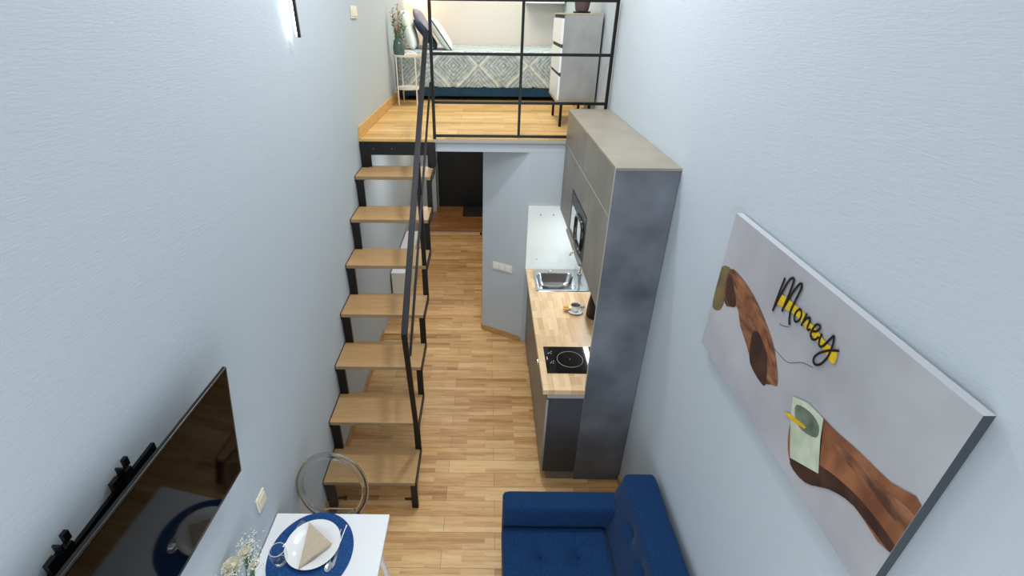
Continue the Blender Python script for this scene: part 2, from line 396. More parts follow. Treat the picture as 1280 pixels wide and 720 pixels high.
# tall end panel
u=thing('wall_cabinet',(-.17,-.9,0),'long grey wall cabinet with a floor-length dark concrete-look end panel beside the worktop','wall cabinet')
obj('side_panel',Bx(PX-.002,XR-.003,PY-.001,PY+.018,.001,PH-.017),'conc',u,bevel=.001)
obj('cabinet_top',Bx(PX-.002,XR-.003,PY-.001,-.021,PH-.016,PH),'top',u,bevel=.001)
bm=BM(); box(bm,PX+.02,XR-.003,PY+.0185,-1.225,PB,PH-.017); box(bm,PX+.02,XR-.003,-.565,-.021,PB,PH-.017); box(bm,PX+.02,XR-.003,-1.2245,-.5655,1.90,PH-.017)
obj('carcass',bm,'concL',u)
def door_(y0,y1,z0,z1): return obj('door',Bx(PX,PX+.018,y0,y1,z0,z1),'concL',u,bevel=.0008)
door_(PY+.02,-.895,2.125,PH-.019); door_(-.891,-.024,2.125,PH-.019)
door_(PY+.02,-1.226,PB-.02,2.119); door_(-.564,-.024,PB-.02,2.119); door_(-1.222,-.568,1.9,2.119)
obj('edge_strip',Bx(PX-.001,PX+.017,PY+.02,-.024,2.1195,2.1245),'edge',u)
obj('edge_strip',Bx(PX-.004,PX-.0022,PY-.001,PY+.018,.001,PH-.002),'edge',u)
obj('niche_shelf',Bx(PX-.022,XR-.003,-1.222,-.568,PB-.012,PB+.008),'plinth',u)
# microwave
mw=thing('microwave',(-.2,-.9,PB+.009),'black built-in microwave with mirrored window, in the wall cabinet niche','microwave')
obj('body',Bx(PX+.02,-.02,-1.205,-.585,PB+.0095,1.89),'blackpl',mw)
obj('door_frame',Bx(PX+.0005,PX+.0195,-1.21,-.58,PB+.01,1.89),'blackpl',mw)
obj('window_glass',Bx(PX-.001,PX+.0018,-1.11,-.63,PB+.03,1.79),'mirror',mw)
bm=BM(); pts=[]
for k in range(32):
    a=2*PI*k/32; ex=.5
    c,s=math.cos(a),math.sin(a)
    pts.append((PX-.002,-.99+.14*math.copysign(abs(c)**ex,c),1.70+.105*math.copysign(abs(s)**ex,s)))
tube(bm,pts,.014,8,closed=True); obj('window_ring',bm,'hob',mw,smooth=True)
# worktop
bm=BM()
for (a0,a1,c0,c1) in ((-.63,PX-.005,PY-.005,PY+.021),(-.63,XR-.003,PY+.021,-.435),(-.63,-.55,-.435,-.08),(-.16,XR-.003,-.435,-.08),(-.63,XR-.003,-.08,-.003)): box(bm,a0,a1,c0,c1,.848,.886)
bmesh.ops.remove_doubles(bm,verts=bm.verts[:],dist=1e-5)
one('worktop',bm,'counter','light butcher-block wooden worktop holding the sink and hob','worktop')
# splashback
sb=thing('splashback',(-.32,0,.887),'glossy white glass splashback panel on the end wall beyond the sink','splashback')
obj('panel',Bx(-.636,XR-.004,-.0145,-.0015,.8875,1.541),'splash',sb,bevel=.001)
for x,z in ((-.52,1.46),(-.53,1.0),(-.40,1.46)):
    bm=BM(); tube(bm,[(x,-.0146,z),(x,-.018,z)],.006,10); obj('screw',bm,'steel',sb)
# base cabinets
def base(y0,y1,label,nd,bot=.09):
    b=thing('base_cabinet',(-.3,(y0+y1)/2,0),label,'base cabinet')
    if y1<-.02 and y0>-1.5 or y1>-.02: obj('carcass',Bx(-.58,XR-.003,y0+.001,y1-.001,.09,.8475 if y1<-.02 else .76),'slate',b)
    else: obj('carcass',Bx(-.58,XR-.003,y0+.021,y1-.001,.09,.8475),'slate',b); obj('carcass_end',Bx(-.58,PX-.004,y0+.001,y0+.0205,.09,.8475),'slate',b)
    obj('plinth',Bx(-.545,-.35,y0+.006,y1-.001,.001,.0895),'plinth',b)
    w=(y1-y0)/nd
    for i in range(nd):
        a=y0+i*w+.002; c=y0+(i+1)*w-.002
        dd=obj('door',Bx(-.60,-.581,a,c,bot,.80),'concL',b,bevel=.001)
    return b
b1=base(PY,-1.05,'grey-fronted base cabinet under the hob at the near end of the counter',1)
obj('end_panel',Bx(-.60,PX-.004,PY-.003,PY+.0005,.09,.846),'slate',b1)
obj('edge_strip',Bx(-.603,-.588,PY-.0045,PY-.0032,.09,.80),'edge',b1)
obj('rail_strip',Bx(-.60,PX-.004,PY-.0045,PY-.0032,.815,.846),'edge',b1)
obj('latch',Bx(-.618,-.602,-1.33,-1.29,.715,.755),'chrome',b1,bevel=.003)
b2=base(-1.05,-.46,'grey drawer base cabinet in the middle of the counter between hob and sink',1)
obj('handle',Bx(-.612,-.602,-.90,-.60,.77,.785),'chrome',b2,bevel=.002)
b3=base(-.46,-.01,'dark grey base cabinet under the sink next to the end wall',1,bot=.03)
# sink
s=thing('kitchen_sink',(-.31,-.25,.886),'square stainless steel inset sink in the wooden worktop','sink')
def rr(cx,cy,hx,hy,r,z,n=6):
    o=[]
    for qx,qy,a0 in ((1,1,0),(-1,1,PI/2),(-1,-1,PI),(1,-1,3*PI/2)):
        for k in range(n+1):
            a=a0+PI/2*k/n; o.append((cx+qx*(hx-r)+r*math.cos(a),cy+qy*(hy-r)+r*math.sin(a),z))
    return o
def loft(bm,loops,cap0=False,cap1=True):
    R=[[bm.verts.new(p) for p in L] for L in loops]
    for A,B in zip(R,R[1:]):
        for k in range(len(A)): bm.faces.new((A[k],A[(k+1)%len(A)],B[(k+1)%len(A)],B[k]))
    if cap0: bm.faces.new(R[0][::-1])
    if cap1: bm.faces.new(R[-1])
cx,cy=-.315,-.245
bm=BM(); loft(bm,[rr(cx,cy,.250,.215,.03,.8865),rr(cx,cy,.248,.213,.03,.8925),rr(cx,cy,.236,.201,.03,.8925),rr(cx-.045,cy-.012,.180,.163,.05,.889)],cap1=False)
obj('rim',bm,'steel',s,smooth='a')
bm=BM(); loft(bm,[rr(cx-.045,cy-.012,.180,.163,.05,.889),rr(cx-.045,cy-.012,.172,.155,.05,.882),rr(cx-.045,cy-.012,.160,.143,.05,.80),rr(cx-.045,cy-.012,.120,.105,.05,.775),rr(cx-.045,cy-.012,.03,.03,.028,.772)])
obj('bowl',bm,'steel',s,smooth=True)
bm=BM(); tube(bm,[(cx-.045,cy-.012,.7722),(cx-.045,cy-.012,.776)],.026,20); obj('drain',bm,'chrome',s)
bm=BM(); lathe(bm,[(0,.012),(.012,.011),(.016,.004),(.016,0)],(-.40,-.062,.8925),16); obj('plug_knob',bm,'chrome',s,smooth=True)
f=thing('faucet',(-.115,-.12,.892),'chrome kitchen mixer tap beside the sink bowl, mostly hidden by the cabinet','faucet')
bm=BM(); lathe(bm,[(.026,0),(.026,.01),(.018,.014),(.018,.10),(.0,.104)],(-.115,-.12,.8926),20); obj('base',bm,'chrome',f,smooth='a')
bm=BM(); tube(bm,[(-.115,-.12,.985),(-.115,-.12,1.12),(-.135,-.13,1.16),(-.17,-.15,1.175),(-.215,-.175,1.165),(-.24,-.19,1.12)],.010,12); obj('spout',bm,'chrome',f,smooth=True)
bm=BM(); tube(bm,[(-.115,-.12,.975),(-.085,-.17,1.0)],.006,8); obj('lever',bm,'chrome',f,smooth=True)
# hob
h=thing('induction_hob',(-.33,-1.47,.886),'black glass two-ring induction hob set in the wooden worktop','hob')
obj('glass_plate',Bx(-.585,-.07,-1.627,-1.312,.8865,.8915),'hob',h,bevel=.0015)
for x,rad in ((-.402,.094),(-.19,.094)):
    bm=BM(); pts=[(x+rad*math.cos(2*PI*k/48),-1.468+rad*math.sin(2*PI*k/48),.8918) for k in range(48)]
    tube(bm,pts,.0012,6,closed=True); box(bm,x-.003,x+.003,-1.471,-1.465,.8916,.8921); obj('cooking_ring',bm,'mark',h)
for x,y in ((-.545,-1.39),(-.53,-1.375),(-.535,-1.40),(-.555,-1.40),(-.54,-1.50),(-.53,-1.515),(-.548,-1.515),(-.525,-1.49)):
    bm=BM(); box(bm,x-.003,x+.003,y-.004,y+.004,.8916,.892); obj('touch_key',bm,'mark',h)
bm=BM(); box(bm,-.572,-.565,-1.475,-1.44,.8916,.892); obj('power_key',bm,'mark',h)
# kettle
k=thing('electric_kettle',(-.085,-.86,.886),'black electric kettle under the wall cabinet near the coffee cup','kettle')
bm=BM(); lathe(bm,[(.0,.002),(.078,.002),(.080,.02),(.074,.12),(.062,.20),(.055,.215),(0,.222)],(-.10,-.86,.8865),28); obj('body',bm,'blackpl',k,smooth='a')
bm=BM(); lathe(bm,[(.012,.22),(.014,.235),(0,.24)],(-.10,-.86,.8865),12); obj('lid_knob',bm,'blackpl',k,smooth=True)
bm=BM(); tube(bm,[(-.10,-.80,1.085),(-.10,-.755,1.08),(-.10,-.735,1.03),(-.10,-.745,.95),(-.10,-.785,.925)],.011,8); obj('handle',bm,'blackpl',k,smooth=True)
bm=BM(); tube(bm,[(-.10,-.925,1.04),(-.10,-.955,1.075)],[.016,.009],8); obj('spout',bm,'blackpl',k,smooth=True)
# cup, saucer, biscuits, mint
sc=(-.262,-.80,.8865)
bm=BM(); lathe(bm,[(0,.003),(.03,.003),(.05,.009),(.068,.014),(.0685,.016),(.05,.013),(.03,.007),(0,.006)],sc,36); one('saucer',bm,'china','white china saucer under the coffee cup on the worktop','saucer',smooth='a')
c=thing('coffee_cup',(sc[0],sc[1],.893),'white china cup filled with black coffee, standing on its saucer','cup')
bm=BM(); lathe(bm,[(0,.0),(.02,.0),(.022,.006),(.034,.02),(.0415,.045),(.043,.062),(.0415,.062),(.039,.045),(.030,.02),(0,.012)],(sc[0],sc[1],.8932),32); obj('bowl',bm,'china',c,smooth='a')
bm=BM(); lathe(bm,[(0,.052),(.0395,.052)],(sc[0],sc[1],.8932),32); obj('coffee',bm,'coffee',c)
bm=BM(); tube(bm,[(sc[0]+.038,sc[1]-.004,.945),(sc[0]+.06,sc[1]-.008,.945),(sc[0]+.064,sc[1]-.008,.925),(sc[0]+.05,sc[1]-.005,.912),(sc[0]+.034,sc[1]-.002,.911)],.0035,8); obj('handle',bm,'china',c,smooth=True)
for i,(dx,dy,rz,lb) in enumerate(((-.058,.008,.6,'round golden biscuit lying nearest the coffee cup on the saucer rim'),(-.072,.035,.2,'golden biscuit lying farther behind on the saucer rim'),(-.082,-.008,1.2,'golden biscuit half off the left edge of the saucer'))):
    bm=BM(); lathe(bm,[(0,0),(.02,0),(.022,.004),(.018,.009),(0,.011)],(sc[0]+dx,sc[1]+dy,.9035+.004*i),18,1.2,.75); one('biscuit',bm,'bisc',lb,'biscuit','biscuits on the coffee saucer',smooth='a')
bm=BM()
for (a,l,zz) in ((.1,.04,.02),(.7,.038,.026),(-.5,.032,.022),(1.5,.03,.03),(.35,.03,.036)):
    p=Vector((sc[0]+.052,sc[1]+.012,.903)); d_=Vector((math.cos(a),math.sin(a),.5)).normalized(); sd=Vector((-math.sin(a),math.cos(a),0))
    q=[p,p+d_*l*.35+sd*.011,p+d_*l*.75+sd*.009,p+d_*l,p+d_*l*.75-sd*.009,p+d_*l*.35-sd*.011]
    vs=[bm.verts.new(v+Vector((0,0,zz*.3))) for v in q]; bm.faces.new(vs)
tube(bm,[(sc[0]+.05,sc[1]+.01,.902),(sc[0]+.07,sc[1]+.02,.915)],.0015,6)
one('mint_sprig',bm,'green','small sprig of green mint leaves on the saucer right of the cup','mint')
# column socket triple
sw=thing('socket_strip',(-.855,.09,.79),'white three-gang socket plate on the slanted wall beside the kitchen','socket')
dirv=Vector((.418,-.235,0)).normalized(); nrm=Vector((-.235,-.418,0)).normalized(); cen=Vector((-.858,.1198,.838))
def obx(bm,c,d,n,w,h,t):
    vs=[]
    for k in (0,t):
        for a,b_ in ((-1,-1),(1,-1),(1,1),(-1,1)): vs.append(bm.verts.new(c+d*(a*w/2)+Vector((0,0,b_*h/2))+n*k))
    bm.faces.new(vs[:4][::-1]); bm.faces.new(vs[4:])
    for i in range(4): bm.faces.new((vs[i],vs[(i+1)%4],vs[4+(i+1)%4],vs[4+i]))
bm=BM(); obx(bm,cen+nrm*.001,dirv,nrm,.226,.082,.008); obj('frame',bm,'ivory',sw,bevel=.002)
for i in (-1,0,1):
    bm=BM(); obx(bm,cen+dirv*(i*.071)+nrm*.0092,dirv,nrm,.055,.055,.004); obj('socket_insert',bm,'white',sw,bevel=.002)

# ------------------------------------------------------------ wall bits, left
def switch(y,z,sz,label,wy=1):
    t=thing('light_switch',(XL+.001,y,z-sz/2),label,'light switch')
    obj('frame',Bx(XL+.001,XL+.011,y-sz/2*wy,y+sz/2*wy,z-sz/2,z+sz/2),'ivory',t,bevel=.002)
    obj('rocker',Bx(XL+.0112,XL+.016,y-sz*(wy/2-.16),y+sz*(wy/2-.16),z-sz*.34,z+sz*.34),'ivory',t,bevel=.002)
switch(.29,3.10,.09,'small cream switch high on the left wall by the loft edge',2.1)
switch(-2.755,.982,.085,'cream square switch on the left wall above the dining table corner')
wl=thing('wall_light',(-2.1,-1.27,2.98),'slim vertical black linear wall light glowing on the left wall','wall light')
obj('profile',Bx(-2.098,-2.082,-1.278,-1.262,2.982,3.70),'black',wl)
obj('diffuser',Bx(-2.104,-2.0985,-1.284,-1.263,2.988,3.695),'led',wl)
bm=BM(); box(bm,XL+.001,-2.0983,-1.273,-1.267,3.30,3.34); obj('bracket',bm,'black',wl)

# television, tilted forward on its bracket
tv=thing('television',(-2.06,-3.39,1.38),'large black flat television tilted on its bracket on the left wall','television')
A=Vector((-2.0,-2.913,1.949)); B=Vector((-2.074,-2.914,1.384)); Cn=Vector((-2.033,-3.873,1.949))
ex=(Cn-A).normalized(); ey=(A-B).normalized(); ez=ex.cross(ey).normalized()
if ez.x<0: ez=-ez
W_,H_=(Cn-A).length,(A-B).length
def tvbox(bm,u0,u1,v0,v1,w0,w1):
    vs=[bm.verts.new(B+ex*u+ey*v+ez*w) for w in (w0,w1) for v in (v0,v1) for u in (u0,u1)]
    for f_ in ((0,2,3,1),(4,5,7,6),(0,1,5,4),(2,6,7,3),(0,4,6,2),(1,3,7,5)): bm.faces.new([vs[i] for i in f_])
bm=BM(); tvbox(bm,0,W_,0,H_,-.014,0); obj('bezel',bm,'tvb',tv,bevel=.002)
bm=BM(); tvbox(bm,.012,W_-.012,.022,H_-.012,.0002,.0012); obj('screen',bm,'tv',tv)
bm=BM(); tvbox(bm,.2,W_-.2,.08,H_-.14,-.045,-.0145); obj('rear_housing',bm,'tvb',tv,bevel=.004)
bk=thing('tv_bracket',(-2.13,-3.45,1.7),'black steel hooks of the wall bracket behind the television','bracket')
bm=BM(); box(bm,XL+.001,XL+.013,-3.80,-3.20,1.78,1.855); obj('wall_plate',bm,'black',bk)
for y in (-3.355,-3.60):
    bm=BM()
    box(bm,XL+.0155,XL+.036,y-.02,y+.02,1.55,1.90); box(bm,XL+.0155,XL+.03,y-.055,y-.025,1.865,1.905); box(bm,XL+.016,XL+.04,y-.015,y-.009,1.90,1.925); box(bm,XL+.016,XL+.028,y+.012,y+.03,1.90,1.93)
    obj('hook',bm,'black',bk)

# ------------------------------------------------------------ canvas on the right wall
pc=thing('wall_canvas',(-.02,-3.08,1.80),'wide grey canvas with brown paint strokes and the word Money, on the right wall','picture')
y0,y1,z0,z1=-3.645,-2.515,1.80,2.43
bm=BM(); box(bm,-.030,-.004,y0,y1,z0,z1)
bm.normal_update()
for f_ in bm.faces:
    c_=f_.calc_center_median()
    if c_.x<-.029: f_.material_index=0
    elif c_.y<y0+.001: f_.material_index=2
    else: f_.material_index=1  # light put into the side colours: top pale as lit, near end dark
obj('canvas',bm,['canvas','canvasside','canvasdark'],pc)
LAY=[-.0303]
def poly(pts,m,name='paint_stroke',smooth_=True):
    LAY[0]-=.00025
    if smooth_:
        q=[]
        n_=len(pts)
        for i in range(n_):
            p0,p1,p2,p3=[Vector(pts[(i+j)%n_]) for j in (-1,0,1,2)]
            for t in (0,.33,.66):
                q.append(.5*((2*p1)+(-p0+p2)*t+(2*p0-5*p1+4*p2-p3)*t*t+(-p0+3*p1-3*p2+p3)*t**3))
        pts=q
    bm=BM(); vs=[bm.verts.new((LAY[0],min(y1-.0005,max(y0+.0005,p[0])),min(z1-.001,max(z0+.001,p[1])))) for p in pts]
    f_=bm.faces.new(vs); bmesh.ops.triangulate(bm,faces=[f_])
    return obj(name,bm,m,pc)
poly([(-2.5155,2.19),(-2.60,2.215),(-2.61,2.12),(-2.60,2.03),(-2.53,2.0),(-2.5155,2.08)],'ochre')
poly([(-2.585,2.215),(-2.69,2.228),(-2.79,2.212),(-2.90,2.175),(-3.0,2.12),(-3.075,2.03),(-3.045,2.0),(-2.99,1.965),(-2.92,1.975),(-2.85,2.02),(-2.77,2.06),(-2.71,2.11),(-2.64,2.07),(-2.59,2.10)],'br1')
poly([(-2.86,2.10),(-2.93,2.11),(-2.985,2.06),(-3.02,1.975),(-2.97,1.965),(-2.90,1.98),(-2.87,2.03)],'br3')
poly([(-2.64,2.20),(-2.75,2.195),(-2.86,2.16),(-2.95,2.12),(-3.03,2.05),(-2.94,2.095),(-2.84,2.13),(-2.74,2.15)],'br2')
poly([(-2.595,2.19),(-2.66,2.16),(-2.70,2.11),(-2.655,2.085),(-2.60,2.11)],'br3')
poly([(-3.6445,2.155),(-3.56,2.13),(-3.45,2.115),(-3.36,2.098),(-3.27,2.085),(-3.20,2.03),(-3.20,1.94),(-3.25,1.86),(-3.34,1.86),(-3.42,1.93),(-3.51,1.975),(-3.6445,1.98)],'br2')
poly([(-3.6445,2.01),(-3.52,2.01),(-3.42,1.985),(-3.34,1.95),(-3.26,1.90),(-3.26,1.85),(-3.34,1.86),(-3.42,1.93),(-3.51,1.975),(-3.6445,1.98)],'br3')
poly([(-3.6445,2.12),(-3.55,2.10),(-3.44,2.085),(-3.36,2.06),(-3.44,2.055),(-3.55,2.06),(-3.6445,2.065)],'br1')
poly([(-3.162,2.05),(-3.23,2.084),(-3.305,2.092),(-3.325,2.03),(-3.37,1.935),(-3.25,1.868),(-3.185,1.985)],'gr1',smooth_=False)
poly([(-3.19,2.04),(-3.25,2.066),(-3.30,2.06),(-3.31,2.02),(-3.25,1.99),(-3.205,2.0)],'gr2')
poly([(-3.165,1.985),(-3.25,2.012),(-3.25,2.0),(-3.17,1.972)],'yellow')
poly([(p[0],p[1]+(.007 if 0<i_<10 else -.005)) for i_,p in enumerate([(-2.92,2.274),(-2.935,2.293),(-2.975,2.302),(-3.026,2.305),(-3.07,2.308),(-3.103,2.296),(-3.145,2.296),(-3.19,2.286),(-3.228,2.286),(-3.254,2.286),(-3.262,2.275),(-3.257,2.262),(-3.244,2.259),(-3.212,2.268),(-3.182,2.274),(-3.137,2.28),(-3.092,2.284),(-3.053,2.29),(-3.011,2.282),(-2.968,2.273),(-2.928,2.267)])],'yellow')
LET=[[(-2.934,2.361),(-2.932,2.324),(-2.93,2.281),(-2.929,2.229)],[(-2.931,2.247),(-2.944,2.313),(-2.958,2.365),(-2.974,2.381),(-2.981,2.369),(-2.98,2.328),(-2.977,2.282),(-2.975,2.256)],[(-2.978,2.273),(-2.992,2.332),(-3.008,2.375),(-3.02,2.385),(-3.025,2.368),(-3.019,2.325),(-3.015,2.284),(-3.021,2.258),(-3.032,2.239)],
[(-3.051,2.313),(-3.041,2.295),(-3.041,2.273),(-3.051,2.266),(-3.063,2.274),(-3.069,2.294),(-3.064,2.309),(-3.052,2.313),(-3.049,2.307)],[(-3.088,2.319),(-3.086,2.297),(-3.084,2.271)],[(-3.086,2.283),(-3.094,2.304),(-3.105,2.315),(-3.111,2.308),(-3.111,2.285),(-3.118,2.278),(-3.126,2.287)],
[(-3.133,2.284),(-3.152,2.297),(-3.16,2.314),(-3.155,2.32),(-3.142,2.314),(-3.135,2.295),(-3.134,2.275),(-3.144,2.265),(-3.159,2.271),(-3.169,2.288)],[(-3.176,2.304),(-3.176,2.281),(-3.184,2.267),(-3.197,2.275),(-3.21,2.305),(-3.22,2.328)],
[(-3.221,2.329),(-3.229,2.303),(-3.23,2.264),(-3.219,2.229),(-3.203,2.21),(-3.188,2.208),(-3.183,2.223),(-3.196,2.249),(-3.224,2.279),(-3.258,2.303)]]
LAY[0]-=.0006
def crs(P,k=6):
    P=[Vector(p) for p in P]; P=[2*P[0]-P[1]]+P+[2*P[-1]-P[-2]]; o=[]
    for i in range(1,len(P)-2):
        p0,p1,p2,p3=P[i-1:i+3]
        for j in range(k):
            t=j/k; o.append(.5*((2*p1)+(-p0+p2)*t+(2*p0-5*p1+4*p2-p3)*t*t+(-p0+3*p1-3*p2+p3)*t**3))
    o.append(P[-2]); return o
for name_,idx in (('letter_m',(0,1,2)),('letter_o',(3,)),('letter_n',(4,5)),('letter_e',(6,)),('letter_y',(7,8))):
    bm=BM()
    for i in idx:
        pts=[(LAY[0],p[0],p[1]) for p in crs(LET[i])]
        tube(bm,pts,.0052 if i in (0,1,2) else .0042,6)
    for v in bm.verts: v.co.x=LAY[0]+(v.co.x-LAY[0])*.15
    obj(name_,bm,'ink',pc)
for q in ([(-3.03,2.23),(-3.0,2.215),(-2.98,2.21)],[(-3.0,2.12),(-3.05,2.12),(-3.09,2.13),(-3.14,2.17),(-3.19,2.19)]):
    bm=BM(); tube(bm,[(-.0304,p[0],p[1]) for p in crs(q)],.0009,5); obj('painted_crack',bm,'canvasdark',pc)

# ------------------------------------------------------------ sofa
so=thing('sofa',(-.47,-3.14,0),'navy blue tufted fabric sofa against the right wall','sofa')
SY1=-2.372; SY0=-3.92
def tuft(pts,ax,amp,sig,seams=()):
    def f_(p,n_):
        o=Vector((0,0,0)); k=n_[ax]
        if abs(k)<.5: return o
        d=0
        for q in pts:
            a=[i for i in range(3) if i!=ax]
            r2=sum((p[i]-q[j])**2 for j,i in enumerate(a)); d+=amp*math.exp(-r2/sig**2)+amp*.35*math.exp(-r2/(sig*2.6)**2)
        for (i,c0) in seams: d+=.005*math.exp(-((p[i]-c0)/.008)**2)
        o[ax]=-d*(1 if k>0 else -1); return o
    return f_
bm=BM(); rbox(bm,-.905,-.05,SY0+.005,SY1-.008,.13,.32,.03,10); obj('base',bm,'fabric',so,smooth=True)
bm=BM(); rbox(bm,-.912,-.20,SY1-.135,SY1,.14,.60,.03,16); obj('arm',bm,'fabric',so,smooth=True)
bm=BM(); rbox(bm,-.912,-.20,SY0,SY0+.135,.14,.60,.03,16); obj('arm',bm,'fabric',so,smooth=True)
tp=[(x,y) for x in (-.70,-.485) for y in (-2.675,-2.90,-3.13,-3.36,-3.59)]
bm=BM(); rbox(bm,-.918,-.30,SY0+.14,SY1-.138,.29,.455,.035,56,tuft(tp,2,.034,.045,[(0,-.70),(0,-.485)]+[(1,q) for q in (-2.675,-2.90,-3.13,-3.36)])); obj('seat_cushion',bm,'fabric',so,smooth=True)
# back: slanted front face
def slant(base):
    def f_(p,n_):
        o=base(p,n_) if base else Vector((0,0,0))
        if p.x<-.13:                           # front side leans out towards the seat
            t=max(0,min(1,(.77-p.z)/.45)); o=o+Vector((-.12*t,0,0))
        return o
    return f_
bt=[(y,z) for y in (-2.69,-2.91,-3.13,-3.36,-3.59) for z in (.64,)]
bm=BM(); rbox(bm,-.205,-.022,SY0+.004,SY1-.012,.14,.775,.032,44,slant(tuft(bt,0,.026,.038,[(1,-2.69),(1,-2.91),(1,-3.13),(1,-3.36)]))); obj('backrest',bm,'fabric',so,smooth=True)
for x in (-.86,-.10):
    for y in (SY0+.06,SY1-.06):
        bm=BM(); lathe(bm,[(.016,0),(.024,.135),(0,.135)],(x,y,.001),14); obj('leg',bm,'blackpl',so,smooth='a')
for (x,y) in tp:
    bm=BM(); ball(bm,(x,y,.413),.009,2,(1,1,.5)); obj('tuft_button',bm,'fabric',so,smooth=True)

# ------------------------------------------------------------ dining table
TX0,TX1,TY0,TY1=-2.138,-1.533,-3.62,-2.662
t=thing('dining_table',(-1.83,-3.14,0),'small white rectangular dining table with round splayed legs under the television','table')
obj('tabletop',Bx(TX0,TX1,TY0,TY1,.728,.752),'white',t,bevel=.002)
for sx,sy,xx,yy in ((1,1,TX1,TY1),(-1,1,TX0,TY1),(1,-1,TX1,TY0),(-1,-1,TX0,TY0)):
    bm=BM(); tube(bm,[(xx-.07*sx,yy-.115*sy,.727),(xx-.02*sx,yy-.035*sy,.001)],[.018,.013],14); obj('leg',bm,'whitem',t,smooth='a')
obj('apron',Bx(TX0+.09,TX1-.09,TY0+.14,TY1-.14,.69,.7275),'whitem',t)
TZ=.753
pmc=(-1.888,-2.885)
bm=BM(); lathe(bm,[(0,0),(.205,0),(.208,.002),(.205,.004),(.190,.0035),(0,.0035)],(pmc[0],pmc[1],TZ),64,1,1.1); one('placemat',bm,'mat','round deep blue woven placemat on the white dining table','placemat',smooth='a')
pl=(-1.885,-2.85,TZ+.005)
bm=BM(); lathe(bm,[(0,.002),(.08,.002),(.085,.004),(.118,.014),(.135,.018),(.136,.020),(.117,.017),(.088,.009),(.082,.006),(0,.006)],pl,56)
one('dinner_plate',bm,'china','white round dinner plate on the blue placemat','plate',smooth='a')
bm=BM()
npz=.776
tri=[(-1.938,-2.735),(-1.788,-2.85),(-1.912,-2.985)]
for kk,(dz,s_) in enumerate(((0,1),(.004,.98),(.008,.96))):
    c0=(sum(p[0] for p in tri)/3,sum(p[1] for p in tri)/3)
    vs=[]
    for i in range(3):
        a=tri[i];b_=tri[(i+1)%3]
        for j in range(6):
            q=j/6; x=a[0]+(b_[0]-a[0])*q; y=a[1]+(b_[1]-a[1])*q
            vs.append((c0[0]+(x-c0[0])*s_,c0[1]+(y-c0[1])*s_))
    prism(bm,vs,npz+dz,npz+dz+.0032)
for v in bm.verts:
    d_=((v.co.x+1.885)**2+(v.co.y+2.85)**2)**.5; v.co.z+=max(0,d_-.08)*.12+.002*math.sin(v.co.x*60)
one('napkin',bm,'napkin','beige linen napkin folded to a triangle on the white plate','napkin')
# glass tumbler
gl=(-2.020,-2.932,TZ+.0045)
gt=thing('drinking_glass',gl,'clear glass tumbler at the left edge of the blue placemat','glass')
bm=BM(); lathe(bm,[(0,0),(.026,0),(.032,.004),(.038,.03),(.040,.06),(.036,.095)],gl,36); obj('bowl',bm,'thin',gt,smooth=True)
bm=BM(); tube(bm,[(gl[0]+.036*math.cos(2*PI*k/36),gl[1]+.036*math.sin(2*PI*k/36),gl[2]+.095) for k in range(36)],.0013,6,closed=True); obj('rim',bm,'rimglint',gt,smooth=True)
bm=BM(); lathe(bm,[(0,.002),(.024,.002),(.029,.006),(.022,.011),(0,.009)],gl,30); obj('base',bm,'poly',gt,smooth=True)
# cutlery
bm=BM(); tube(bm,[(-1.745,-2.735,TZ+.009),(-1.752,-2.80,TZ+.008),(-1.757,-2.85,TZ+.008)],[.0045,.0055,.004],8)
prism(bm,[(-1.762,-2.85),(-1.750,-2.85),(-1.750,-2.95),(-1.757,-2.968),(-1.765,-2.95)],TZ+.006,TZ+.0085)
one('table_knife',bm,'chrome','steel table knife lying right of the plate on the placemat','knife')
bm=BM(); lathe(bm,[(0,0),(.013,.001),(.018,.005),(.0165,.0052),(.012,.003),(0,.002)],(-1.778,-2.96,TZ+.006),20,1,1.5)
tube(bm,[(-1.778,-2.935,TZ+.009),(-1.772,-2.87,TZ+.011),(-1.768,-2.76,TZ+.008)],[.0025,.0025,.004],8)
one('spoon',bm,'chrome','steel spoon lying between plate and knife on the blue placemat','spoon',smooth='a')
bm=BM()
P0=Vector((-1.978,-2.712,TZ+.008)); P1=Vector((-2.035,-2.86,TZ+.008)); dd=(P1-P0).normalized(); ss=Vector((-dd.y,dd.x,0))
tube(bm,[P1,P0+dd*.06],[.0045,.003],8)
prism(bm,[tuple((P0+dd*.065+ss*.004).xy),tuple((P0+dd*.04+ss*.012).xy),tuple((P0+dd*.035-ss*.012).xy),tuple((P0+dd*.065-ss*.004).xy)],TZ+.007,TZ+.009)
for k_ in (-1,-.33,.33,1): tube(bm,[P0+dd*.04+ss*.0105*k_,P0+ss*.0105*k_],.0017,6)
one('fork',bm,'chrome','steel table fork lying left of the plate on the placemat','fork')

